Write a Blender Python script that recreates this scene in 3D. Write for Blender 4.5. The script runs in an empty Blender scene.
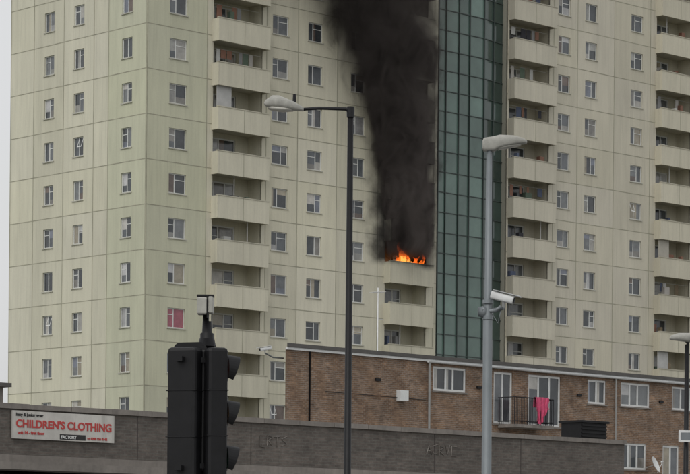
import bpy, math, random
from mathutils import Vector, Matrix
R = random.Random(11)
A = math.radians(43.4)
scene = bpy.context.scene

# ------------------------------------------------------------ materials
def nd(nt, t, **kw):
    n = nt.nodes.new(t)
    for k, v in kw.items(): setattr(n, k, v)
    return n

def mk(name, base=(.5,.5,.5), attr=False, rough=.8, namt=.12, nscale=(1,1,1), nfreq=2.0, bump=0.0, bfreq=30, metallic=0, spec=.5, streak=0, fine=0.0):
    m = bpy.data.materials.new(name); m.use_nodes = True
    nt = m.node_tree; b = nt.nodes['Principled BSDF']; L = nt.links.new
    b.inputs['Roughness'].default_value = rough
    b.inputs['Metallic'].default_value = metallic
    b.inputs['Specular IOR Level'].default_value = spec
    if attr:
        c = nd(nt,'ShaderNodeAttribute', attribute_name='tint').outputs['Color']
    else:
        rgb = nd(nt,'ShaderNodeRGB'); rgb.outputs[0].default_value = (*base,1); c = rgb.outputs[0]
    tc = nd(nt,'ShaderNodeTexCoord')
    def layer(out, scale, freq, det, lo, hi, a, bb):
        mp = nd(nt,'ShaderNodeMapping'); mp.inputs['Scale'].default_value = scale
        L(tc.outputs['Object'], mp.inputs['Vector'])
        nz = nd(nt,'ShaderNodeTexNoise'); nz.inputs['Scale'].default_value = freq; nz.inputs['Detail'].default_value = det; nz.inputs['Roughness'].default_value=.65
        L(mp.outputs[0], nz.inputs['Vector'])
        mr = nd(nt,'ShaderNodeMapRange'); mr.inputs[1].default_value=lo; mr.inputs[2].default_value=hi
        mr.inputs[3].default_value = a; mr.inputs[4].default_value = bb
        L(nz.outputs['Fac'], mr.inputs[0])
        mul = nd(nt,'ShaderNodeVectorMath', operation='SCALE'); L(out, mul.inputs[0]); L(mr.outputs[0], mul.inputs['Scale'])
        return mul.outputs[0]
    out = layer(c, nscale, nfreq, 6, .25, .75, 1-namt, 1+namt)
    if fine: out = layer(out, (1,1,1), 9, 3, .3, .7, 1-fine, 1+fine)
    if streak:
        out = layer(out, (5,5,.22), 1.0, 4, .52, .72, 1.0, 1-streak)
        out = layer(out, (.25,.25,.12), 1.0, 3, .35, .65, 1-streak*.5, 1+streak*.4)
    L(out, b.inputs['Base Color'])
    if bump:
        nb = nd(nt,'ShaderNodeTexNoise'); nb.inputs['Scale'].default_value = bfreq; L(tc.outputs['Object'], nb.inputs['Vector'])
        bp = nd(nt,'ShaderNodeBump'); bp.inputs['Strength'].default_value = bump; bp.inputs['Distance'].default_value=.02
        L(nb.outputs['Fac'], bp.inputs['Height']); L(bp.outputs[0], b.inputs['Normal'])
    return m

def add_soot(m):
    # soot deposit on the wall above the burning flat (tower object space)
    nt = m.node_tree; L = nt.links.new; b = nt.nodes['Principled BSDF']
    src = b.inputs['Base Color'].links[0].from_socket
    tc = nd(nt,'ShaderNodeTexCoord'); sp = nd(nt,'ShaderNodeSeparateXYZ'); L(tc.outputs['Object'], sp.inputs[0])
    nz = nd(nt,'ShaderNodeTexNoise'); nz.inputs['Scale'].default_value=.6; nz.inputs['Detail'].default_value=5
    L(tc.outputs['Object'], nz.inputs['Vector'])
    def M(op,a,bb=None,clamp=False):
        n = nd(nt,'ShaderNodeMath', operation=op, use_clamp=clamp)
        for i,v in enumerate((a,bb)):
            if v is None: continue
            if isinstance(v,(int,float)): n.inputs[i].default_value=v
            else: L(v,n.inputs[i])
        return n.outputs[0]
    def MR(v,a,bb,c,d):
        n = nd(nt,'ShaderNodeMapRange', interpolation_type='SMOOTHSTEP'); L(v,n.inputs[0])
        for i,q in enumerate((a,bb,c,d)): n.inputs[i+1].default_value=q
        return n.outputs[0]
    dx = M('ABSOLUTE', M('SUBTRACT', sp.outputs[0], 21.7))
    dx = M('ADD', dx, M('MULTIPLY', M('SUBTRACT', nz.outputs['Fac'], .5), 3.0))
    a = MR(dx, 1.9, 3.9, 1, 0)
    zz = M('ADD', sp.outputs[2], M('MULTIPLY', nz.outputs['Fac'], 1.0))
    c = MR(zz, 21.2, 21.8, 0, 1)
    d = MR(sp.outputs[2], 27, 40, 1, .35)
    f = M('MULTIPLY', M('MULTIPLY', M('MULTIPLY', a, c), d), .96)
    mx = nd(nt,'ShaderNodeMix', data_type='RGBA'); L(f, mx.inputs[0]); L(src, mx.inputs[6]); mx.inputs[7].default_value=(.02,.018,.016,1)
    L(mx.outputs[2], b.inputs['Base Color'])

def brick_mat(name, c1, c2, mortar, amp=.38):
    m = bpy.data.materials.new(name); m.use_nodes=True; nt=m.node_tree; L=nt.links.new; b=nt.nodes['Principled BSDF']
    tc=nd(nt,'ShaderNodeTexCoord'); sp=nd(nt,'ShaderNodeSeparateXYZ'); L(tc.outputs['Object'],sp.inputs[0])
    ad=nd(nt,'ShaderNodeMath',operation='ADD'); L(sp.outputs[0],ad.inputs[0]); L(sp.outputs[1],ad.inputs[1])
    cb=nd(nt,'ShaderNodeCombineXYZ'); L(ad.outputs[0],cb.inputs[0]); L(sp.outputs[2],cb.inputs[1])
    br=nd(nt,'ShaderNodeTexBrick'); br.inputs['Scale'].default_value=1; br.inputs['Brick Width'].default_value=.225; br.inputs['Row Height'].default_value=.075
    br.inputs['Mortar Size'].default_value=.008; br.inputs['Color1'].default_value=(*c1,1); br.inputs['Color2'].default_value=(*c2,1); br.inputs['Mortar'].default_value=(*mortar,1)
    L(cb.outputs[0],br.inputs['Vector'])
    col=br.outputs['Color']
    for sc_,fr,det,a in (((1,1,1),1.3,8,amp),((.35,.35,1.4),.9,3,amp*.5),((4,4,12),1,2,amp*.8)):
        mp=nd(nt,'ShaderNodeMapping'); mp.inputs['Scale'].default_value=sc_; L(tc.outputs['Object'],mp.inputs[0])
        nz=nd(nt,'ShaderNodeTexNoise'); nz.inputs['Scale'].default_value=fr; nz.inputs['Detail'].default_value=det; nz.inputs['Roughness'].default_value=.75
        L(mp.outputs[0],nz.inputs['Vector'])
        mr=nd(nt,'ShaderNodeMapRange'); mr.inputs[1].default_value=.3; mr.inputs[2].default_value=.7; mr.inputs[3].default_value=1-a; mr.inputs[4].default_value=1+a
        L(nz.outputs['Fac'],mr.inputs[0])
        mul=nd(nt,'ShaderNodeVectorMath',operation='SCALE'); L(col,mul.inputs[0]); L(mr.outputs[0],mul.inputs['Scale']); col=mul.outputs[0]
    L(col,b.inputs['Base Color']); b.inputs['Roughness'].default_value=.9
    bp=nd(nt,'ShaderNodeBump'); bp.inputs['Strength'].default_value=.4; bp.inputs['Distance'].default_value=.01; bp.invert=True
    L(br.outputs['Fac'],bp.inputs['Height']); L(bp.outputs[0],b.inputs['Normal'])
    return m

MW = mk('concrete_panel', attr=True, rough=.85, namt=.09, nscale=(1.2,1.2,.12), nfreq=1.6, fine=.03, streak=.12); add_soot(MW)
MJ = mk('panel_joint', (.33,.32,.245), rough=.9, nfreq=1.5, namt=.35, nscale=(1,1,.4)); add_soot(MJ)
MF = mk('upvc_frame', (.66,.67,.65), rough=.5, namt=.06); add_soot(MF)
MG = mk('window_pane', attr=True, rough=.1, namt=.35, nscale=(1,1,1), nfreq=1.7, spec=.7)
MCW = mk('curtain_wall_glass', attr=True, rough=.1, namt=.25, nfreq=.5, spec=.7)
MMUL = mk('mullion', (.045,.062,.057), rough=.5)
MIT = mk('household_item', attr=True, rough=.8)
MBR = brick_mat('brown_brick', (.235,.148,.094), (.155,.095,.062), (.24,.21,.175))
MBR2 = brick_mat('grey_brick', (.128,.108,.094), (.096,.083,.073), (.125,.118,.105), amp=.28)
MCON = mk('weathered_concrete', (.215,.195,.175), rough=.9, namt=.25, nfreq=1.4, fine=.08, streak=.2)
MDARK = mk('dark_metal', (.010,.010,.012), rough=.5, namt=.3, spec=.3)
MBLK = mk('black_paint', (.007,.007,.008), rough=.5, namt=.4, nfreq=8, spec=.3)
MGAL = mk('galvanised_steel', (.20,.22,.23), rough=.5, metallic=.3, namt=.2, nfreq=5, nscale=(1,1,.3))
MLAMP = mk('lamp_housing', (.36,.355,.32), rough=.5, namt=.25, nfreq=8)
MLENS = mk('lamp_lens', (.46,.45,.40), rough=.25, namt=.05)
MWHT = mk('white_paint', (.66,.67,.66), rough=.5, namt=.12, nfreq=3, fine=.05)
MROOF = mk('felt_roof', (.10,.095,.09), rough=.9, namt=.25)
MASPH = mk('asphalt', (.05,.05,.052), rough=.9, namt=.2, nfreq=.8, bump=.4, bfreq=60)
MPAVE = mk('paving', (.24,.235,.22), rough=.9, namt=.15, nfreq=.7, bump=.2)
MGRND = mk('ground', (.10,.11,.07), rough=1, namt=.3, nfreq=.2)
MRED = mk('red_lettering', (.46,.05,.045), rough=.6)
MINK = mk('black_lettering', (.02,.02,.02), rough=.6)
MPINK = mk('pink_cloth', (.58,.08,.17), rough=.9, namt=.35, nfreq=5)
MSIGR = mk('red_lens', (.12,.012,.01), rough=.25)
MSIGA = mk('amber_lens', (.16,.07,.01), rough=.25)
MSIGG = mk('green_lens', (.01,.09,.05), rough=.25)

# ------------------------------------------------------------ mesh builder
class MB:
    def __init__(s): s.v=[]; s.f=[]; s.c=[]; s.sm=[]
    def poly(s, pts, col=(.5,.5,.5), smooth=False):
        i=len(s.v); s.v += [tuple(p) for p in pts]; s.f.append(tuple(range(i,i+len(pts)))); s.c.append(col); s.sm.append(smooth)
    def box(s, F, s0,s1,o0,o1,z0,z1,col=(.5,.5,.5)):
        P=[F(a,b,c) for c in (z0,z1) for b in (o0,o1) for a in (s0,s1)]
        i=len(s.v); s.v += P
        for q in ((0,1,3,2),(4,6,7,5),(0,4,5,1),(2,3,7,6),(0,2,6,4),(1,5,7,3)):
            s.f.append(tuple(i+k for k in q)); s.c.append(col); s.sm.append(False)
    def tube(s, pts, rad, seg=14, col=(.5,.5,.5), cap=True):
        pts=[Vector(p) for p in pts]
        if not hasattr(rad,'__len__'): rad=[rad]*len(pts)
        i0=len(s.v)
        up=None
        for k,p in enumerate(pts):
            t=(pts[min(k+1,len(pts)-1)]-pts[max(k-1,0)]).normalized()
            if up is None: up = Vector((0,0,1)) if abs(t.z)<.9 else Vector((1,0,0))
            x=t.cross(up).normalized(); y=x.cross(t).normalized(); up=y
            for j in range(seg):
                a=2*math.pi*j/seg; s.v.append(tuple(p+(x*math.cos(a)+y*math.sin(a))*rad[k]))
        for k in range(len(pts)-1):
            for j in range(seg):
                a=i0+k*seg+j; b=i0+k*seg+(j+1)%seg
                s.f.append((a,b,b+seg,a+seg)); s.c.append(col); s.sm.append(True)
        if cap:
            s.f.append(tuple(i0+j for j in range(seg))); s.c.append(col); s.sm.append(False)
            e=i0+(len(pts)-1)*seg
            s.f.append(tuple(e+j for j in range(seg))); s.c.append(col); s.sm.append(False)
    def loft(s, secs, seg=20, p=3.0, T=None, col=(.5,.5,.5)):
        i0=len(s.v)
        for (x,hw,z0,z1) in secs:
            zc=(z0+z1)/2; hh=(z1-z0)/2
            for j in range(seg):
                a=2*math.pi*j/seg; ca,sa=math.cos(a),math.sin(a)
                y=math.copysign(abs(ca)**(2/p),ca)*hw; z=zc+math.copysign(abs(sa)**(2/p),sa)*hh
                q=Vector((x,y,z)); q = T@q if T else q
                s.v.append(tuple(q))
        n=len(secs)
        for k in range(n-1):
            for j in range(seg):
                a=i0+k*seg+j; b=i0+k*seg+(j+1)%seg
                s.f.append((a,b,b+seg,a+seg)); s.c.append(col); s.sm.append(True)
        for e in (i0,i0+(n-1)*seg):
            s.f.append(tuple(e+j for j in range(seg))); s.c.append(col); s.sm.append(False)
    def obj(s, name, mat, parent=None, loc=(0,0,0), rz=0, bevel=0):
        me=bpy.data.meshes.new(name); me.from_pydata(s.v,[],s.f); me.update()
        ca=me.color_attributes.new(name='tint',type='FLOAT_COLOR',domain='CORNER')
        buf=[]
        for f,c in zip(s.f,s.c): buf += [c[0],c[1],c[2],1.0]*len(f)
        ca.data.foreach_set('color',buf)
        me.polygons.foreach_set('use_smooth',s.sm)
        me.materials.append(mat)
        o=bpy.data.objects.new(name,me); scene.collection.objects.link(o)
        if parent: o.parent=parent
        o.location=loc; o.rotation_euler=(0,0,rz)
        if bevel:
            w=o.modifiers.new('weld','WELD'); w.merge_threshold=.0005
            bv=o.modifiers.new('bevel','BEVEL'); bv.width=bevel; bv.segments=2; bv.limit_method='ANGLE'
        return o
def empty(name, loc=(0,0,0), rz=0):
    e=bpy.data.objects.new(name,None); e.location=loc; e.rotation_euler=(0,0,rz); scene.collection.objects.link(e); return e
def sc(c,k): return tuple(x*k for x in c)

def wall_grid(mb, F, s0,s1,z0,z1, ops, depth, tint, scuts=(), zcuts=()):
    S=sorted({round(x,4) for x in [s0,s1,*scuts]+[a for o in ops for a in o[:2]] if s0<=x<=s1})
    Z=sorted({round(x,4) for x in [z0,z1,*zcuts]+[a for o in ops for a in o[2:4]] if z0<=x<=z1})
    for i in range(len(S)-1):
        cs=(S[i]+S[i+1])/2
        col=[o for o in ops if o[0]<cs<o[1]]
        for j in range(len(Z)-1):
            cz=(Z[j]+Z[j+1])/2
            if any(o[2]<cz<o[3] for o in col): continue
            mb.poly([F(S[i],0,Z[j]),F(S[i+1],0,Z[j]),F(S[i+1],0,Z[j+1]),F(S[i],0,Z[j+1])], tint(cs,cz))
    for (a,b,c,d) in ops:
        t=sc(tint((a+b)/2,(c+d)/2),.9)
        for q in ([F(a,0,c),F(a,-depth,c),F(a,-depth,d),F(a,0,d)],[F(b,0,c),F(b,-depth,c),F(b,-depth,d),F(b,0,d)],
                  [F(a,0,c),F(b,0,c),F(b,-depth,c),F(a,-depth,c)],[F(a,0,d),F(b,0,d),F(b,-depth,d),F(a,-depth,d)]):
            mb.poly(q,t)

def pane(mg, F, a,b,c,d, o, rnd, force=None):
    dark=rnd.choice([(.045,.052,.058),(.065,.073,.08),(.09,.10,.11),(.12,.13,.14),(.055,.06,.065),(.16,.17,.175)])  # lighter tones put reflections into the pane colour
    r=rnd.random()
    cur=rnd.choice([(.42,.41,.38),(.33,.33,.31),(.5,.48,.44),(.25,.24,.22),(.38,.34,.26),(.2,.22,.27),(.45,.45,.45),(.16,.12,.10)])
    def Q(a,b,c,d,col): mg.poly([F(a,o,c),F(b,o,c),F(b,o,d),F(a,o,d)],col)
    if force: Q(a,b,c,d,force); return
    if r<.38: Q(a,b,c,d,dark)
    elif r<.55:
        k=c+(d-c)*rnd.uniform(.35,.75); Q(a,b,c,k,dark); Q(a,b,k,d,cur)
    elif r<.68: Q(a,b,c,d,sc(cur,.75))
    elif r<.86:
        k=a+(b-a)*rnd.uniform(.25,.5); Q(a,k,c,d,sc(cur,.85)); Q(k,b,c,d,dark)
    else:
        k=c+(d-c)*rnd.uniform(.25,.45); Q(a,b,k,d,dark); Q(a,b,c,k,sc(cur,.7))

def window(mf, mg, F, s0,s1,z0,z1, dep, rnd, fr=.055, splits=(.4,), transom=True, force=None, sill=True, ms=None):
    o0,o1=-dep,-dep+.05
    mf.box(F,s0,s0+fr,o0,o1,z0,z1); mf.box(F,s1-fr,s1,o0,o1,z0,z1)
    mf.box(F,s0+fr,s1-fr,o0,o1,z0,z0+fr); mf.box(F,s0+fr,s1-fr,o0,o1,z1-fr,z1)
    xs=[s0+fr]+[s0+(s1-s0)*k for k in splits]+[s1-fr]
    for k in xs[1:-1]: mf.box(F,k-fr*.5,k+fr*.5,o0,o1-.004,z0+fr,z1-fr)
    tr = rnd.random()
    for i in range(len(xs)-1):
        a=xs[i]+(fr*.5 if i else 0); b=xs[i+1]-(fr*.5 if i<len(xs)-2 else 0)
        pane(mg,F,a,b,z0+fr,z1-fr,o0+.02,rnd,force)
        if transom and tr<.75 and i==(0 if tr<.45 else len(xs)-2):
            zt=z0+(z1-z0)*.68; mf.box(F,a,b,o0+.021,o1-.008,zt-.022,zt+.022)
        elif transom and tr>.93 and i==0 and not force:
            zt=z1-fr; zb=z0+(z1-z0)*.45
            for (u0,u1,w0,w1) in ((a,a+.04,0,1),(b-.04,b,0,1),(a+.04,b-.04,.9,1)):
                q=[F(u0,o1+.22*w0,zt-(zt-zb)*w0),F(u1,o1+.22*w0,zt-(zt-zb)*w0),F(u1,o1+.22*w1,zt-(zt-zb)*w1),F(u0,o1+.22*w1,zt-(zt-zb)*w1)]
                mf.poly(q)
    if sill and ms is not None: ms.box(F,s0-.06,s1+.06,-dep+.05,.06,z0-.06,z0-.002,(.46,.45,.385))

# ------------------------------------------------------------ tower block
TL=56.0; TD=13.8; NF=20; FH=2.706
tower=empty('tower_block',(-12.1,149.3,0),A)
FR=lambda s,o,z:(s,-o,z)
FL=lambda s,o,z:(-o,s,z)
FB=lambda s,o,z:(s,TD+o,z)
FE=lambda s,o,z:(TL+o,s,z)
zcs=[2.58+FH*k for k in range(NF)]
ZT=zcs[-1]+1.9
BAL=[(5.1,9.3),(19.9,23.9),(31.6,35.9),(47.3,51.5)]
seamR=[.03,4.7,9.55,12.2,15.6,19.3,24.45,36.25,38.75,42.7,46.7,51.9]
seamL=[3.7,5.15,8.2,11.3]
def hsh(i,j,k=0):
    return random.Random(i*7919+j*104729+k*31).uniform(-1,1)
import bisect
def tint_gen(seams, side):
    def f(s,z):
        i=bisect.bisect(seams,s); j=int((z-1.2)//FH)
        if side=='R':
            if s<4.8: c=(.535,.532,.40)
            elif s<19.4: c=(.60,.573,.455)
            elif s<30: c=(.545,.52,.415)
            else: c=(.55,.518,.42)
            if i in (4,6,9): c=sc(c,1.06)
            if i in (5,): c=sc(c,.97)
        else:
            c=(.525,.528,.40) if s<3.7 else (.62,.60,.48)
        g=1+.035*hsh(i,j,ord(side))+.03*hsh(i,0,3)
        return (c[0]*g,c[1]*g,c[2]*g*(1+.02*hsh(i,j,5)))
    return f
W=MB(); J=MB(); Fm=MB(); G=MB(); SL=MB(); B=MB(); IT=MB()
opsR=[]; wcols=[(2.44,1.35),(10.72,1.35),(13.68,1.25),(17.44,1.25),(37.35,1.25),(40.2,1.25),(45.2,1.3),(53.6,1.3)]
for c,w in wcols:
    for z in zcs: opsR.append((c-w/2,c+w/2,z-.6,z+.6))
for a,b in BAL: opsR.append((a+.1,b-.1,1.0,ZT-.6))
GL=(24.75,31.55)
opsR.append((GL[0],GL[1],3.2,ZT-.4))
tR=tint_gen(seamR,'R'); tL=tint_gen(seamL,'L')
hz=[z+1.25 for z in zcs]
win=[o for o in opsR if o[1]-o[0]<2]; big=[o for o in opsR if o[1]-o[0]>=2]
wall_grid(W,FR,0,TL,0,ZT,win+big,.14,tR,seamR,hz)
for n,(a,b,c,d) in enumerate(win):
    k=round((c+.6-2.58)/FH); ci=n//NF
    force=(.30,.08,.11) if (ci==0 and k==5) else ((.10,.12,.22) if (ci==2 and k==4) else None)
    window(Fm,G,FR,a,b,c,d,.14,R,force=force,ms=SL,splits=(.38,) if R.random()<.7 else (.6,))
opsL=[]
for c,w in [(1.9,1.0),(6.66,1.0),(9.7,1.0)]:
    for z in zcs: opsL.append((c-w/2,c+w/2,z-.6,z+.6))
wall_grid(W,FL,0,TD,0,ZT,opsL,.14,tL,seamL,hz)
for (a,b,c,d) in opsL: window(Fm,G,FL,a,b,c,d,.14,R,ms=SL,splits=(.5,))
for F,LL,cols in ((FB,TL,[4+4*i for i in range(13)]),(FE,TD,[3,7,11])):
    ops=[(c-.65,c+.65,z-.6,z+.6) for c in cols for z in zcs]
    wall_grid(W,F,0,LL,0,ZT,ops,.14,tL,[],hz)
    for (a,b,c,d) in ops: window(Fm,G,F,a,b,c,d,.14,R,transom=False)
def clear_segments(L, blocks):
    segs=[]; p=0
    for a,b in sorted(blocks):
        if a>p: segs.append((p,a))
        p=max(p,b)
    if p<L: segs.append((p,L))
    return segs
for h in hz:
    for a,b in clear_segments(TL,[(a+.1,b-.1) for a,b in BAL]+[GL]): J.box(FR,a,b,.001,.007,h-.025,h+.025)
    J.box(FL,.01,TD,.001,.007,h-.025,h+.025)
for s in seamR: J.box(FR,s-.024,s+.024,.001,.011,0,ZT)
for s in seamL+[.05,TD-.05]: J.box(FL,s-.024,s+.024,.001,.011,0,ZT)
W.box(FR,-.15,TL+.15,-TD-.15,.15,ZT,ZT+.9,(.45,.45,.38))
W.box(FR,18,32,-TD+3,-3,ZT+.9,ZT+4.5,(.45,.45,.38))
CLUT=[(.04,.04,.05),(.25,.25,.25),(.42,.40,.37),(.09,.11,.17),(.17,.13,.08),(.25,.13,.09),(.11,.15,.11),(.5,.5,.48)]
for bi,(a,b) in enumerate(BAL):
    base=tR((a+b)/2,5)
    for x in (a+.1,b-.1):
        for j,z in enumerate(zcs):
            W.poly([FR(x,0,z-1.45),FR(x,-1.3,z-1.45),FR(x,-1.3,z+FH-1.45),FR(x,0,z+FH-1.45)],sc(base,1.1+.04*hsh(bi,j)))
    for j,z in enumerate(zcs):
        zf=z-1.45; zn=zf+FH
        wa,wb=a+.35,b-1.15
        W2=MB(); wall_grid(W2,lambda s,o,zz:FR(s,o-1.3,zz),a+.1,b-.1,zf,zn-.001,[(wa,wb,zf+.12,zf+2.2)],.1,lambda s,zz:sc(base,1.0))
        n=len(W.v); W.v+=W2.v; W.f+=[tuple(n+q for q in f) for f in W2.f]; W.c+=W2.c; W.sm+=W2.sm
        window(Fm,G,lambda s,o,zz:FR(s,o-1.3,zz),wa,wb,zf+.12,zf+2.2,.1,R,fr=.09,splits=(.36,.7) if R.random()<.6 else (.5,),sill=False)
        g=1+.05*hsh(bi,j,9)
        col=sc(base,1.0*g)
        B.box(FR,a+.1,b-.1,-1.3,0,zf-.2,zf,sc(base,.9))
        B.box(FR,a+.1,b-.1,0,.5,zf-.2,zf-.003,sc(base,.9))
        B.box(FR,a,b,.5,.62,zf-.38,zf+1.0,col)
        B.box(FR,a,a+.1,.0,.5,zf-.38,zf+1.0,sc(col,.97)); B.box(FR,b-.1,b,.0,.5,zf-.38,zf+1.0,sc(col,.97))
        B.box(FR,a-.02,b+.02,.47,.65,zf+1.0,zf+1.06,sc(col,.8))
        J.box(FR,(a+b)/2-.015,(a+b)/2+.015,.621,.628,zf-.38,zf+1.0)
        if bi==1 and 6<=j<=8: continue
        for q in range(R.choice((0,1,1,2,3))):
            x=R.uniform(a+.3,b-1.0); w=R.uniform(.1,.7); h=R.uniform(1.05,1.7); o=R.uniform(-.7,.1)
            IT.box(FR,x,x+w,o,o+.3,zf+.01,zf+h,R.choice(CLUT))
        rr=R.random()
        if rr<.25:
            x=a+.5
            IT.box(FR,a+.1,b-.1,-.2,-.185,zf+2.0,zf+2.015,(.4,.4,.4))
            while x<b-1.0:
                w=R.uniform(.2,.5)
                if R.random()<.6: IT.box(FR,x,x+w,-.21,-.19,zf+R.uniform(1.1,1.5),zf+1.99,R.choice(CLUT))
                x+=w+.08
        elif rr<.45:
            x=R.uniform(a+.6,b-.8)
            IT.box(FR,x,x+.05,-.05,0,zf,zf+FH-.2,(.55,.55,.53))
        elif rr<.55:
            IT.box(FR,a+.12,a+1.3,.3,.33,zf+.9,zn-.21,R.choice([(.4,.38,.33),(.2,.2,.18),(.45,.45,.44)]))
CW=MB(); MU=MB()
pl=[(24.75,-.12),(29.3,-.12),(31.55,-.5)]
divs=[0,.035,.19,.46,.69,1.0]
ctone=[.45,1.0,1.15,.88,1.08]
def seg(p0,p1,ks,shade):
    for i in range(len(ks)-1):
        q=[(p0[0]+(p1[0]-p0[0])*k,p0[1]+(p1[1]-p0[1])*k) for k in (ks[i],ks[i+1])]
        z=3.2; n=0
        while z<ZT-.4:
            z2=min(z+FH/2,ZT-.4)
            g=shade*(1+.13*hsh(i,n,17)+(.22 if hsh(i,n,23)>.7 else 0))  # some panels lightened: reflection patches painted into the glass colour
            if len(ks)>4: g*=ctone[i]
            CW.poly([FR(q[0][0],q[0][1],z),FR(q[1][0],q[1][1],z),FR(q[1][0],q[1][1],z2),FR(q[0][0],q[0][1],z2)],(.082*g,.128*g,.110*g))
            z=z2; n+=1
        MU.box(FR,q[0][0]-.026,q[0][0]+.026,q[0][1]+.002,q[0][1]+.10,3.2,ZT-.4)
    z=3.2
    while z<ZT-.4:
        a=Vector((p0[0],p0[1])); b=Vector((p1[0],p1[1])); i=len(MU.v)
        MU.v += [FR(a.x,a.y+.003,z-.026),FR(b.x,b.y+.003,z-.026),FR(b.x,b.y+.003,z+.026),FR(a.x,a.y+.003,z+.026),
                 FR(a.x,a.y+.06,z-.026),FR(b.x,b.y+.06,z-.026),FR(b.x,b.y+.06,z+.026),FR(a.x,a.y+.06,z+.026)]
        for q in ((4,5,6,7),(0,1,5,4),(3,2,6,7),(0,3,7,4),(1,2,6,5)):
            MU.f.append(tuple(i+k for k in q)); MU.c.append((.5,.5,.5)); MU.sm.append(False)
        z+=FH/2
seg(pl[0],pl[1],divs,1.22); seg(pl[1],pl[2],[0,.5,1],.55)  # second facet turns away: its shading is put into the glass colour
for s,o in ((GL[0],0),(GL[1],0)):
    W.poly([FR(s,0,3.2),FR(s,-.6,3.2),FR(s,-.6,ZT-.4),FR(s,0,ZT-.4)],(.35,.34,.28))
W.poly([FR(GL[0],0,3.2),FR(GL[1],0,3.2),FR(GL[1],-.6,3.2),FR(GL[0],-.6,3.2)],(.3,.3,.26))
W.obj('walls',MW,tower); J.obj('panel_joints',MJ,tower); Fm.obj('window_frames',MF,tower); G.obj('window_panes',MG,tower)
SL.obj('window_sills',MW,tower); B.obj('balconies',MW,tower); IT.obj('balcony_clutter',MIT,tower)
CW.obj('stair_glazing',MCW,tower); MU.obj('stair_mullions',MMUL,tower)

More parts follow.
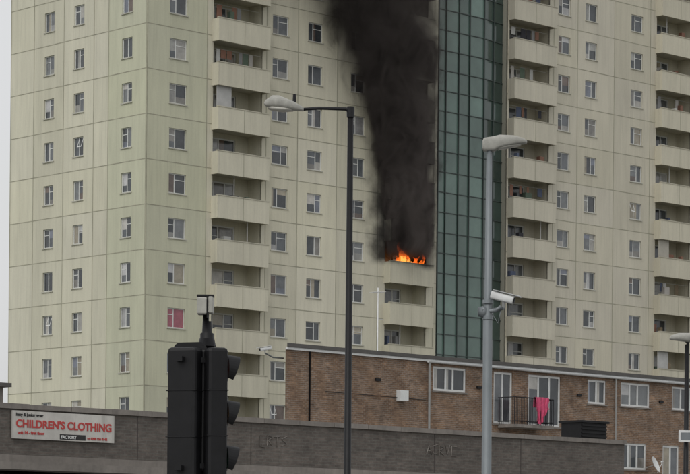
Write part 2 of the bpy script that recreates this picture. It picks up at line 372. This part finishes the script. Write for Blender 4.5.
# ------------------------------------------------------------ smoke
def smoke():
    c0,c1,c2=-.70,.09,.0115; r0,r1,r2=1.62,.0,.0092
    c=lambda h:(c0-(c1*h+c2*h*h), -(.5+.07*h)); r=lambda h:r0+r1*h+r2*h*h
    mb=MB(); hs=[-.6+i*1.0 for i in range(28)]; seg=20
    for h in hs:
        hh=max(h,0); cx,cy=c(hh); rr=r(hh)*1.8
        for j in range(seg):
            a=2*math.pi*j/seg; mb.v.append((cx+rr*math.cos(a),cy+rr*math.sin(a),h))
    for k in range(len(hs)-1):
        for j in range(seg):
            a=k*seg+j; b=k*seg+(j+1)%seg
            mb.f.append((a,b,b+seg,a+seg)); mb.c.append((0,0,0)); mb.sm.append(False)
    mb.f.append(tuple(reversed(range(seg)))); mb.c.append((0,0,0)); mb.sm.append(False)
    e=(len(hs)-1)*seg; mb.f.append(tuple(range(e,e+seg))); mb.c.append((0,0,0)); mb.sm.append(False)
    m=bpy.data.materials.new('black_smoke'); m.use_nodes=True; nt=m.node_tree; nt.nodes.clear(); L=nt.links.new
    out=nd(nt,'ShaderNodeOutputMaterial'); pv=nd(nt,'ShaderNodeVolumePrincipled'); L(pv.outputs[0],out.inputs['Volume'])
    pv.inputs['Anisotropy'].default_value=.1
    tc=nd(nt,'ShaderNodeTexCoord'); sp=nd(nt,'ShaderNodeSeparateXYZ'); L(tc.outputs['Object'],sp.inputs[0])
    X,Y,H=sp.outputs
    def M(op,a,b=None,cc=None):
        n=nd(nt,'ShaderNodeMath',operation=op)
        for i,v in enumerate((a,b,cc)):
            if v is None: continue
            if isinstance(v,(int,float)): n.inputs[i].default_value=v
            else: L(v,n.inputs[i])
        return n.outputs[0]
    def MR(v,a,b,c,d,t='SMOOTHSTEP'):
        n=nd(nt,'ShaderNodeMapRange',interpolation_type=t); L(v,n.inputs[0])
        for i,q in enumerate((a,b,c,d)): n.inputs[i+1].default_value=q
        return n.outputs[0]
    h=M('MAXIMUM',H,0)
    h2=M('MULTIPLY',h,h)
    cx=M('SUBTRACT',c0,M('MULTIPLY_ADD',h2,c2,M('MULTIPLY',h,c1)))
    cy=M('MULTIPLY_ADD',h,-.07,-.5)
    r=M('MULTIPLY_ADD',h2,r2,r0)
    dx=M('DIVIDE',M('SUBTRACT',X,cx),r); dy=M('DIVIDE',M('SUBTRACT',Y,cy),r)
    d=M('SQRT',M('ADD',M('MULTIPLY',dx,dx),M('MULTIPLY',dy,dy)))
    mp=nd(nt,'ShaderNodeMapping'); mp.inputs['Scale'].default_value=(1,1,.6); mp.inputs['Rotation'].default_value=(0,math.radians(-12),0); L(tc.outputs['Object'],mp.inputs[0])
    n1=nd(nt,'ShaderNodeTexNoise'); n1.inputs['Scale'].default_value=.62; n1.inputs['Detail'].default_value=4.5; n1.inputs['Roughness'].default_value=.66; n1.inputs['Distortion'].default_value=.7
    L(mp.outputs[0],n1.inputs['Vector'])
    amp=MR(h,1,15,1.5,3.6,'LINEAR')
    dd=M('ADD',d,M('MULTIPLY',M('SUBTRACT',n1.outputs['Fac'],.5),amp))
    edge=MR(h,3,15,.78,.25,'LINEAR')
    n=nd(nt,'ShaderNodeMapRange',interpolation_type='SMOOTHSTEP'); L(dd,n.inputs[0]); n.inputs[1].default_value=1.1; L(edge,n.inputs[2]); n.inputs[3].default_value=0; n.inputs[4].default_value=1
    core=n.outputs[0]
    D=MR(h,8,16,4.2,.8,'LINEAR')
    fade=MR(d,1.75,1.2,0,1)
    halo=M('MULTIPLY',MR(d,1.75,.7,0,.10),MR(h,2,12,.3,1,'LINEAR'))
    dens=M('MULTIPLY',M('ADD',M('MULTIPLY',M('MULTIPLY',core,D),fade),halo),MR(H,-.1,.9,0,1))
    L(dens,pv.inputs['Density'])
    # colour follows the noise: brown-grey wisps in black
    tone=MR(n1.outputs['Fac'],.34,.56,.07,.36,'LINEAR')
    rgb=nd(nt,'ShaderNodeCombineColor'); L(tone,rgb.inputs[0]); L(M('MULTIPLY',tone,.87),rgb.inputs[1]); L(M('MULTIPLY',tone,.80),rgb.inputs[2])
    L(rgb.outputs[0],pv.inputs['Color'])
    m.cycles.volume_step_rate=.5
    o=mb.obj('smoke_plume',m,None)
    p=Vector((-12.1,149.3,0))+Matrix.Rotation(A,3,'Z')@Vector((22.4,0,21.4))
    o.location=p; o.rotation_euler=(0,0,A)
smoke()

# ------------------------------------------------------------ fire
def fire():
    m=bpy.data.materials.new('flame'); m.use_nodes=True; nt=m.node_tree; nt.nodes.clear(); L=nt.links.new
    out=nd(nt,'ShaderNodeOutputMaterial'); em=nd(nt,'ShaderNodeEmission'); tr=nd(nt,'ShaderNodeBsdfTransparent'); mx=nd(nt,'ShaderNodeMixShader')
    at=nd(nt,'ShaderNodeAttribute',attribute_name='tint'); tc=nd(nt,'ShaderNodeTexCoord')
    mp=nd(nt,'ShaderNodeMapping'); mp.inputs['Scale'].default_value=(1,1,.6); L(tc.outputs['Object'],mp.inputs[0])
    nz=nd(nt,'ShaderNodeTexNoise'); nz.inputs['Scale'].default_value=3.2; nz.inputs['Detail'].default_value=4; L(mp.outputs[0],nz.inputs['Vector'])
    L(at.outputs['Color'],em.inputs[0]); em.inputs[1].default_value=1.2
    mr=nd(nt,'ShaderNodeMapRange'); mr.inputs[1].default_value=.42; mr.inputs[2].default_value=.56; L(nz.outputs['Fac'],mr.inputs[0])
    L(mr.outputs[0],mx.inputs[0]); L(tr.outputs[0],mx.inputs[1]); L(em.outputs[0],mx.inputs[2]); L(mx.outputs[0],out.inputs[0])
    mb=MB(); r=random.Random(5)
    for (s,w,h) in [(20.9,.5,.9),(21.3,.6,1.6),(21.65,.75,1.25),(21.95,.55,1.85),(22.3,.4,.8),(22.75,.35,.6),(23.0,.45,.95),(23.3,.45,1.1),(23.6,.3,.6),(21.5,.7,.8),(22.1,.5,1.0),(21.15,.3,1.8),(22.05,.3,1.5)]:
        o=r.uniform(-.2,.4); n=14; seg=10; i0=len(mb.v); ph=r.uniform(0,6)
        for k in range(n):
            t=k/(n-1); rad=w*.5*(math.sin(math.pi*min(1,.25+t*.75))**.8)*(1-.45*t)+.005
            cx=s+.22*math.sin(ph+t*6)*t-.10*t
            for j in range(seg):
                a=2*math.pi*j/seg; q=1+.28*math.sin(3*a+ph+t*8)
                mb.v.append((cx+rad*q*math.cos(a),-(o+.1*math.cos(ph+t*4)*t)+rad*q*math.sin(a)*.4,20.8+h*t))
        for k in range(n-1):
            t=k/(n-1); c=(1.0,.26-.20*t,.03-.025*t)
            if t<.45 and w>.45: c=(1.25,.50,.09)
            if t>.75: c=(.6,.07,.01)
            for j in range(seg):
                a=i0+k*seg+j; b=i0+k*seg+(j+1)%seg
                mb.f.append((a,b,b+seg,a+seg)); mb.c.append(c); mb.sm.append(True)
    mb.obj('flames',m,None,(-12.1,149.3,0),A)
fire()

# ------------------------------------------------------------ brick houses
hs=empty('brick_terrace',(-2.26,92.2,0),A)
HL=32.0; HT=9.35
W=MB(); Fm=MB(); G=MB(); SL=MB(); T=MB(); T2=MB(); PW=MB()
up=[(7.75,9.6,8.25,9.2,(.4,.62)),(11.2,12.3,7.12,9.2,(.5,)),(13.25,15.2,7.12,9.2,(.33,.67)),(16.9,18.05,8.2,9.2,(.5,)),(19.0,20.9,8.2,9.2,(.33,.6)),(22.4,24.3,8.2,9.2,(.33,.67)),(26,27.9,8.2,9.2,(.33,.67))]
lo=[(19.0,20.7,5.55,6.65,(.33,.67)),(21.8,22.9,5.2,6.65,(.5,)),(24.4,26.2,5.55,6.65,(.33,.67)),(14,15.8,5.55,6.65,(.5,)),(9,10.8,5.55,6.65,(.5,))]
gr=[(x,x+1.6,2.4,3.6,(.5,)) for x in (2,6,10,14,18,22,26)]
ops=[w[:4] for w in up+lo+gr]
wall_grid(W,FR,0,HL,0,HT,ops,.09,lambda s,z:(.5,.5,.5))
for w in up+lo+gr:
    window(Fm,G,FR,*w[:4],.09,R,fr=.085,splits=w[4],transom=False,ms=SL)
D=8
P=[(0,0),(HL,0),(HL+8,D),(8.4,D)]
for i in (1,2,3):
    a=P[i]; b=P[(i+1)%4]; W.poly([(a[0],a[1],0),(b[0],b[1],0),(b[0],b[1],HT),(a[0],a[1],HT)])
def prism(mb, P, z0, z1, e=0):
    n=len(P)
    for i in range(n):
        a=P[i]; b=P[(i+1)%n]; mb.poly([(a[0],a[1],z0),(b[0],b[1],z0),(b[0],b[1],z1),(a[0],a[1],z1)])
    mb.poly([(p[0],p[1],z1) for p in P]); mb.poly([(p[0],p[1],z0) for p in P])
prism(T,[(-.05,-.14),(HL+.1,-.14),(HL+8.1,D+.1),(8.4,D+.1)],HT+.10,HT+.24)
T2.box(FR,0,HL,.004,.10,HT,HT+.095)
T2.tube([(7.3,-.16,HT+.0),(HL,-.16,HT+.0)],.05,8)
T2.tube([(7.45,-.10,HT),(7.45,-.10,0)],.045,8)
T2.tube([(18.6,-.08,HT),(18.6,-.08,0)],.035,8)
T2.box(FR,5.75,6.2,.0,.22,7.75,8.15)
PW.tube([(1.2,-.03,HT),(1.2,-.03,0)],.03,8)
PW.tube([(2.0,-.04,7.9),(7.3,-.04,7.85)],.014,6)
for x in (3.1,4.6,10.2,16.2,21.5): PW.box(FR,x,x+.25,.003,.07,8.45,8.55)
SL.obj('window_sills',MCON,hs)
W.obj('brick_walls',MBR,hs); Fm.obj('window_frames',MWHT,hs); G.obj('window_panes',MG,hs)
T.obj('flat_roof',MROOF,hs); T2.obj('fascia_and_downpipes',MWHT,hs); PW.obj('pipework',MDARK,hs)
RB=MB(); SB=MB()
b0,b1=11.45,13.75
SB.box(FR,b0,b1,.002,.95,6.95,7.08)
for z in (8.15,7.2):
    RB.tube([FR(b0,.02,z),FR(b0,.92,z),FR(b1,.92,z),FR(b1,.02,z)],.022,6)
n=24
for i in range(n+1):
    x=b0+(b1-b0)*i/n; RB.tube([FR(x,.92,7.08),FR(x,.92,8.15)],.010 if i%8 else .022,5)
for i in range(1,9):
    for x in (b0,b1): RB.tube([FR(x,.92*i/9,7.08),FR(x,.92*i/9,8.15)],.010,5)
SB.obj('balcony_slab',MCON,hs); RB.obj('balcony_railing',MDARK,hs)
CL=MB(); nx,nz=18,14
def cl(i,j):
    u=i/nx; t=j/nz
    x=12.62+.85*u*(1-.25*t)+.12*t; drop=(.78+.32*math.sin(u*4.2+.4))
    z=8.20-drop*t; o=.96+.06*math.sin(i*1.3+.5+2*t)*(.25+t)
    return FR(x+.03*math.sin(j*.6+i),o,z)
for i in range(nx):
    for j in range(nz):
        CL.poly([cl(i,j),cl(i+1,j),cl(i+1,j+1),cl(i,j+1)],smooth=True)
for i in range(nx):
    a,b=cl(i,0),cl(i+1,0)
    CL.poly([a,b,(b[0],b[1]+.10,8.19),(a[0],a[1]+.10,8.19)],smooth=True)
    CL.poly([(a[0],a[1]+.10,8.19),(b[0],b[1]+.10,8.19),(b[0],b[1]+.13,7.8),(a[0],a[1]+.13,7.8)],smooth=True)
CL.obj('drying_blanket',MPINK,None,(-2.26,92.2,0),A)
am=empty('tv_aerial',(-2.26,92.2,0),A)
m_=MB(); m_.tube([FR(5.3,-.6,HT+.24),FR(5.3,-.6,12.1)],.022,8)
m_.tube([FR(5.0,-.6,11.9),FR(5.6,-.6,11.95)],.010,6)
for k in range(5):
    x=5.02+.13*k; m_.tube([FR(x,-.8,11.91+.01*k),FR(x,-.4,11.91+.01*k)],.007,5)
m_.tube([FR(5.3,-.6,10.9),FR(5.6,-.6,10.9)],.01,5)
m_.obj('mast_and_elements',MWHT,am)
def dish(F, s,z):
    e=empty('satellite_dish',(-2.26,92.2,0),A); mb=MB(); seg=20
    c=Vector(F(s,.45,z)); ax=Vector((.35,-.85,.4)).normalized(); x=ax.cross(Vector((0,0,1))).normalized(); y=x.cross(ax)
    rings=[]
    for k in range(6):
        r=.36*k/5; rings.append([c+ax*(r*r*.7)+(x*math.cos(2*math.pi*j/seg)+y*math.sin(2*math.pi*j/seg))*r for j in range(seg)])
    for k in range(5):
        for j in range(seg): mb.poly([rings[k][j],rings[k][(j+1)%seg],rings[k+1][(j+1)%seg],rings[k+1][j]],smooth=True)
    mb.tube([c,Vector(F(s,.0,z-.1))],.02,6); mb.tube([c-y*.34,c+ax*.35-y*.05],.012,5); mb.tube([c+ax*.32,c+ax*.42],.03,8)
    mb.obj('dish_and_arm',MWHT,e)
dish(FR,20.7,5.75)
def cctv(parentname, loc, rz, length=.45, arm=None, tilt=-12):
    e=empty(parentname,loc,rz); b=MB(); T=Matrix.Rotation(math.radians(-tilt),4,'Y')
    l=length
    b.loft([(-.5*l,.05,-.05,.05),(-.48*l,.065,-.065,.065),(.35*l,.07,-.065,.065),(.4*l,.07,-.06,.07)],seg=16,p=4,T=T)
    b.loft([(-.45*l,.085,.07,.085),(.62*l,.085,.075,.095)],seg=16,p=5,T=T)
    b.tube([(0,0,-.06),(0,0,-.16)],.025,8)
    b.obj('camera_housing',MWHT,e)
    d=MB(); d.loft([(.4*l,.055,-.05,.05),(.44*l,.05,-.045,.045)],seg=16,p=3,T=T); d.obj('camera_lens',MBLK,e)
    if arm:
        a=MB(); a.tube(arm,.03,8); a.obj('bracket',MGAL,e)
    return e
cctv('security_camera',(-2.26-.75,92.0,9.35),math.radians(200),.5,[(0,0,-.16),(-.35,-.1,-.3),(-.8,-.25,-.3)])

# ------------------------------------------------------------ shopping precinct wall
PX,PY=-4.7,60.0
pr=empty('shopping_precinct',(PX,PY,0),A)
W=MB(); C=MB(); S=MB(); G=MB(); Fm=MB()
p0,p1=-24.0,17.5
W.box(FR,p0,p1,-9,0,3.95,5.0)
x=p0; r=random.Random(8)
while x<p1:
    x2=min(x+1.2,p1+.05); C.box(FR,x+.006,x2-.006,-9.05,.06+r.uniform(-.006,.006),5.0,5.12+r.uniform(-.008,.008)); x=x2 if x2<p1 else p1+1
C.box(FR,p0,p1,-8,.05,3.78,3.945)
C.box(FR,p0,p1,-.5,.35,3.6,3.775)
for i,x in enumerate([p0+.3+4.2*k for k in range(10)]):
    C.box(FR,x,x+.4,-3.0,-2.6,0,3.6)
    S.box(FR,x+.45,x+4.1,-3.2,-3.1,2.8,3.55,R.choice([(.3,.05,.05),(.05,.1,.3),(.35,.35,.33),(.05,.2,.1)]))
    Fm.box(FR,x+.45,x+4.1,-3.2,-3.1,0,.5)
    for q in range(4): Fm.box(FR,x+.45+q*1.18,x+.53+q*1.18,-3.2,-3.1,.5,2.8)
    pane(G,FR,x+.45,x+4.1,.5,2.8,-3.18,R,(.05,.055,.06))
for x in (-12,-6.2,-.4,3.2,6.4,9.7,13.1): S.box(FR,x,x+.02,.001,.006,3.96,4.99,(.06,.05,.045))
W.box(FR,p0,p1,-9,-3.3,0,3.6)
W.obj('parapet_wall',MBR2,pr); C.obj('coping_and_canopy',MCON,pr); S.obj('shop_fascias',MIT,pr); G.obj('shop_windows',MG,pr); Fm.obj('shopfront_frames',MDARK,pr)
GR=MB()
def letter(x,z,w,h,seq):
    GR.tube([FR(x+a*w,.012,z+b*h) for a,b in seq],.012,5)
for x0,word in ((3.5,[[(0,1),(0,0),(.8,0)],[(0,0),(.1,1),(.9,.8),(.2,.5),(.9,0)],[(0,1),(1,1),(.5,1),(.5,0)],[(1,1),(0,.7),(.9,.3),(0,0)]]),
                (9.4,[[(0,0),(.5,1),(1,0),(.8,.4),(.2,.4)],[(1,1),(0,.8),(0,.1),(1,0)],[(0,0),(0,1),(.9,.8),(0,.5),(1,0)],[(0,1),(.4,0),(.9,1)],[(1,1),(0,1),(0,0),(1,0)]])):
    for i,sq in enumerate(word): letter(x0+i*.24,4.42+.03*(i%2),.19,.26,sq)
GR.obj('graffiti',MCON,pr)
v=empty('roof_vent',(PX,PY,0),A); m_=MB(); m_.box(FR,15.9,17.0,-1.0,-.25,5.12,5.58)
for k in range(4): m_.box(FR,15.92,16.98,-.25,-.21,5.18+.1*k,5.22+.1*k)
m_.box(FR,15.84,17.06,-1.06,-.18,5.581,5.64)
m_.obj('housing',MBLK,v)
pl_=empty('plant_room',(PX-1.0,PY+3.6,0),A); m_=MB(); m_.box(FR,-14,-3.7,-4,0,5.0,5.75,(.2,.2,.2)); m_.obj('plant_walls',MCON,pl_)
m_=MB(); m_.box(FR,-14.1,-3.55,-4.1,.15,5.75,5.85); m_.obj('plant_roof',MROOF,pl_)
sg=empty('clothing_shop_sign',(PX,PY,0),A)
m_=MB(); m_.box(FR,-4.1,-1.15,.03,.07,4.32,4.96); m_.obj('sign_board',mk('sign_white',(.55,.53,.49),rough=.5,namt=.15,nfreq=1.5,fine=.05,streak=.25),sg)
m_=MB(); m_.box(FR,-2.75,-2.0,.071,.074,4.345,4.47); m_.obj('sign_sticker',MINK,sg)
def text(body,s,z,size,mat,o=.076,shear=0,parent=sg,sx=1,off=.003):
    cu=bpy.data.curves.new('lettering','FONT'); cu.body=body; cu.size=size; cu.extrude=.004; cu.shear=shear; cu.offset=off
    ob=bpy.data.objects.new('lettering',cu); scene.collection.objects.link(ob); cu.materials.append(mat)
    ob.parent=parent; ob.location=FR(s,o,z); ob.rotation_euler=(math.pi/2,0,0); ob.scale=(sx,1,1); return ob
text("CHILDREN'S CLOTHING",-4.0,4.58,.25,MRED,sx=1.02,off=.008)
text("baby & junior wear",-4.0,4.84,.10,MINK)
text("unit 14 - first floor",-3.95,4.43,.10,MRED)
text("FACTORY",-2.72,4.37,.10,MWHT,o=.078)
text("tel 0208 555 0142",-1.95,4.37,.08,MRED)

# ------------------------------------------------------------ street lamps
L1=empty('street_lamp',(.03,48,0)); m_=MB()
m_.tube([(0,0,0),(0,0,1.4),(0,0,1.45),(.0,0,10.22)],[.1,.1,.075,.056],16)
m_.tube([(0.03,0,10.2),(-.1,0,10.26),(-.6,0,10.27),(-1.0,0,10.24)],[.045,.035,.03,.03],10)
m_.tube([(0,0,10.1),(0,0,10.30)],.075,12)
m_.obj('column_and_arm',MBLK,L1)
m_=MB(); m_.loft([(-1.66,.02,10.33,10.37),(-1.62,.09,10.29,10.42),(-1.5,.14,10.27,10.50),(-1.38,.15,10.25,10.50),(-1.1,.13,10.22,10.39),(-.95,.06,10.21,10.31),(-.9,.04,10.21,10.28)],p=2.8); m_.obj('lantern',MLAMP,L1)
m_=MB(); m_.loft([(-1.58,.05,10.24,10.30),(-1.5,.11,10.21,10.30),(-1.3,.13,10.19,10.28),(-1.15,.09,10.20,10.27),(-1.1,.04,10.2,10.25)],p=2.2); m_.obj('lens',MLENS,L1)
m_=MB(); m_.tube([(-1.08,0,10.36),(-1.08,0,10.53)],[.04,.03],10); m_.obj('photocell',MBLK,L1)
L2=empty('street_lamp',(2.25,40,0)); m_=MB()
m_.tube([(0,0,0),(0,0,1.3),(0,0,1.35),(0,0,5.6),(0,0,5.65),(0,0,8.25)],[.11,.11,.082,.072,.058,.045],16)
m_.obj('column',MGAL,L2)
m_=MB(); m_.loft([(-.11,.05,8.19,8.33),(-.09,.08,8.16,8.37),(.08,.09,8.16,8.40),(.16,.12,8.20,8.42),(.38,.13,8.25,8.41),(.54,.10,8.28,8.37),(.60,.05,8.29,8.33)],p=4); m_.obj('lantern',MLAMP,L2)
m_=MB(); m_.loft([(.14,.08,8.175,8.24),(.3,.10,8.205,8.27),(.5,.06,8.25,8.29)],p=2.2); m_.obj('lens',MLENS,L2)
m_=MB()
for z in (5.5,5.75): m_.tube([(0,0,z-.03),(0,0,z+.03)],.085,14)
m_.tube([(0,-.02,5.6),(.12,-.12,5.6),(.2,-.15,5.66)],.03,8); m_.tube([(0,0,5.62),(-.1,-.06,5.62)],.03,8)
m_.loft([(-.16,.06,5.52,5.66),(-.08,.08,5.50,5.68),(-.0,.06,5.52,5.66)],p=2.2)
m_.tube([(.07,-.05,5.55),(.16,-.1,5.40),(.2,-.12,5.62)],.008,6)
m_.obj('camera_clamps',MGAL,L2)
cctv('security_camera',(2.25+.24,39.84,5.80),math.radians(-12),.42,[(0,0,-.16),(-.1,.05,-.18),(-.2,.12,-.18)],tilt=-16)
L3=empty('street_lamp',(8.16,60,0)); m_=MB(); m_.tube([(0,0,0),(0,0,1.3),(0,0,1.35),(0,0,6.85)],[.1,.1,.07,.05],14); m_.tube([(0,0,6.7),(.02,0,6.9),(-.1,0,6.97)],.035,8); m_.obj('column',MBLK,L3)
m_=MB(); m_.loft([(-.42,.02,6.97,7.0),(-.38,.09,6.95,7.06),(-.2,.14,6.93,7.12),(.05,.14,6.90,7.12),(.2,.08,6.90,7.05),(.24,.04,6.92,7.0)],p=2.8); m_.obj('lantern',MLAMP,L3)
L4=empty('street_name_plate',(8.16,59.9,0)); m_=MB(); m_.box(FR,-.2,.32,.02,.05,4.5,4.78); m_.tube([(-.02,0.0,4.64),(-.02,.1,4.64)],.04,8); m_.obj('plate',MWHT,L4,bevel=.01)
m_=MB(); m_.box(FR,-.15,.27,.051,.054,4.55,4.73); m_.obj('plate_panel',MGAL,L4)

# ------------------------------------------------------------ traffic signal
TS=empty('traffic_signal',(-1.12,20,0))
m_=MB(); m_.tube([(0,0,0),(0,0,3.40),(0,0,3.41),(0,0,3.50)],[.057,.055,.04,.036],16); m_.tube([(0,0,3.30),(0,0,3.36)],[.075,.06],14); m_.obj('pole',MBLK,TS)
def head(name, cx, cy, rz, z0, z1, board=True, vl=.11, bw=.19):
    T=Matrix.Translation((cx,cy,0))@Matrix.Rotation(rz,4,'Z')
    F=lambda s,o,z: tuple(T@Vector((s,-o,z)))
    m=MB(); h=(z1-z0)
    m.box(F,-.125,.125,-.17,0,z0+.02,z1-.02)
    m.obj(name+'_body',MBLK,TS,bevel=.03)
    m=MB()
    for i in (1,2): m.box(F,-.129,.129,-.174,.002,z1-h*i/3-.004,z1-h*i/3+.004)
    m.obj(name+'_panels',MBLK,TS,bevel=.002)
    if board:
        m=MB(); n=6; rr=.06; pts=[]
        for (x,z,a0) in ((bw-rr,z1-rr+.03,0),(-bw+rr,z1-rr+.03,90),(-bw+rr,z0+rr-.03,180),(bw-rr,z0+rr-.03,270)):
            for k in range(n+1):
                a=math.radians(a0+90*k/n); pts.append((x+rr*math.cos(a),z+rr*math.sin(a)))
        m.poly([F(x,.002,z) for x,z in pts]); m.poly([F(x,.014,z) for x,z in pts])
        for k in range(len(pts)):
            (x,z),(x2,z2)=pts[k],pts[(k+1)%len(pts)]; m.poly([F(x,.002,z),F(x2,.002,z2),F(x2,.014,z2),F(x,.014,z)])
        m.obj(name+'_backboard',MBLK,TS)
    m=MB()
    for i,ml in enumerate((MSIGR,MSIGA,MSIGG)):
        zc=z1-h*(i+.5)/3
        seg=24; ring=[]
        for k in range(seg+1):
            a=math.radians(-45+270*k/seg)
            ring.append((math.cos(a)*.112,math.sin(a)*.112,a))
        for k in range(seg):
            (x0,y0,a0),(x1,y1,a1)=ring[k],ring[k+1]
            l0=.05+vl*max(0,math.sin(a0)+.7)/1.7; l1=.05+vl*max(0,math.sin(a1)+.7)/1.7
            for q in (1,.95):
                m.poly([F(x0*q,.01,zc+y0*q),F(x1*q,.01,zc+y1*q),F(x1*q,l1,zc+y1*q-.015),F(x0*q,l0,zc+y0*q-.015)],smooth=True)
        q=MB(); q.tube([F(0,.014,zc),F(0,.03,zc)],[.1,.07],18); q.obj(name+'_lens_%d'%(i+1),ml,TS)
    m.obj(name+'_visors',MBLK,TS)
    b=MB()
    for z in (z0+.12,z1-.12): b.box(F,-.03,.03,-.22,-.17,z-.02,z+.02)
    b.obj(name+'_bracket',MBLK,TS)
head('head_1',-.135,-.03,math.radians(160),2.2,3.30,True,bw=.145)
head('head_2',.145,-.04,math.radians(108),2.22,3.30,False,vl=.07)
m_=MB(); m_.box(FR,-.05,.12,-.06,.10,2.3,3.27); m_.obj('mounting_box',MBLK,TS,bevel=.02)
m_=MB(); m_.box(FR,-.075,.0,-.03,.12,3.55,3.68); m_.box(FR,.012,.05,-.04,.1,3.56,3.69); m_.obj('detector_housing',MLAMP,TS,bevel=.008)
m_=MB(); m_.box(FR,.0015,.0105,-.03,.1,3.52,3.70); m_.tube([(-.01,0,3.48),(-.01,0,3.56)],.025,8); m_.box(FR,-.08,.055,-.02,.08,3.691,3.706); m_.obj('detector_bracket',MBLK,TS)

# ------------------------------------------------------------ ground, road, pavements
g=MB(); g.poly([(-3000,-500,0),(3000,-500,0),(3000,5000,0),(-3000,5000,0)]); g.obj('ground',MGRND)
def strip(name,o0,o1,z0,z1,mat,a=-90,b=140):
    m=MB(); m.box(FR,a,b,o0,o1,z0,z1); return m.obj(name,mat,None,(PX,PY,0),A)
strip('pavement',-60,13,-.05,.12,MPAVE); strip('road',13,18.4,-.05,.004,MASPH); strip('kerb',13.001,13.15,0,.125,MCON)
strip('traffic_island',18.401,20.2,0,.12,MPAVE,-20,60); strip('road',20.201,30.5,-.05,.004,MASPH)
strip('pavement',30.501,60,-.05,.12,MPAVE); strip('kerb',30.35,30.50,.005,.125,MCON)
m_=MB()
for k in range(30): m_.box(FR,-80+k*7,-78+k*7+1,25.3,25.42,.008,.012)
for o in (13.4,13.7,30.0): m_.box(FR,-80,130,o,o+.09,.008,.012)
m_.obj('road_markings',MWHT,None,(PX,PY,0),A)

# ------------------------------------------------------------ sky, sun, camera
w=bpy.data.worlds.new('World'); scene.world=w; w.use_nodes=True; nt=w.node_tree; L=nt.links.new
bg=nt.nodes['Background']; sky=nd(nt,'ShaderNodeTexSky',sky_type='NISHITA'); sky.sun_disc=False
EL=math.radians(48); AZ=math.radians(205)
sky.sun_elevation=EL; sky.sun_rotation=AZ; sky.dust_density=4; sky.air_density=1.5
hsn=nd(nt,'ShaderNodeHueSaturation'); hsn.inputs['Saturation'].default_value=.15
mxs=nd(nt,'ShaderNodeMix',data_type='RGBA'); mxs.inputs[0].default_value=.62; mxs.inputs[7].default_value=(5.95,6.0,6.1,1)  # overcast cloud deck
L(sky.outputs[0],hsn.inputs['Color']); L(hsn.outputs[0],mxs.inputs[6]); L(mxs.outputs[2],bg.inputs[0]); bg.inputs[1].default_value=.137
sd=bpy.data.lights.new('sun','SUN'); sd.energy=.6; sd.angle=math.radians(30); sd.color=(1,.97,.92)
so=bpy.data.objects.new('sun',sd); scene.collection.objects.link(so)
dirv=Vector((math.sin(AZ)*math.cos(EL),math.cos(AZ)*math.cos(EL),math.sin(EL)))
so.rotation_euler=dirv.to_track_quat('Z','Y').to_euler()
cd=bpy.data.cameras.new('camera'); co=bpy.data.objects.new('camera',cd); scene.collection.objects.link(co)
co.location=(0,0,1.6); co.rotation_euler=(math.pi/2,-.009,0)
cd.sensor_width=36; cd.lens=36*2500/690; cd.shift_y=323/690; cd.clip_start=.5; cd.clip_end=8000
scene.camera=co
scene.view_settings.view_transform='Standard'; scene.view_settings.look='None'; scene.view_settings.exposure=0
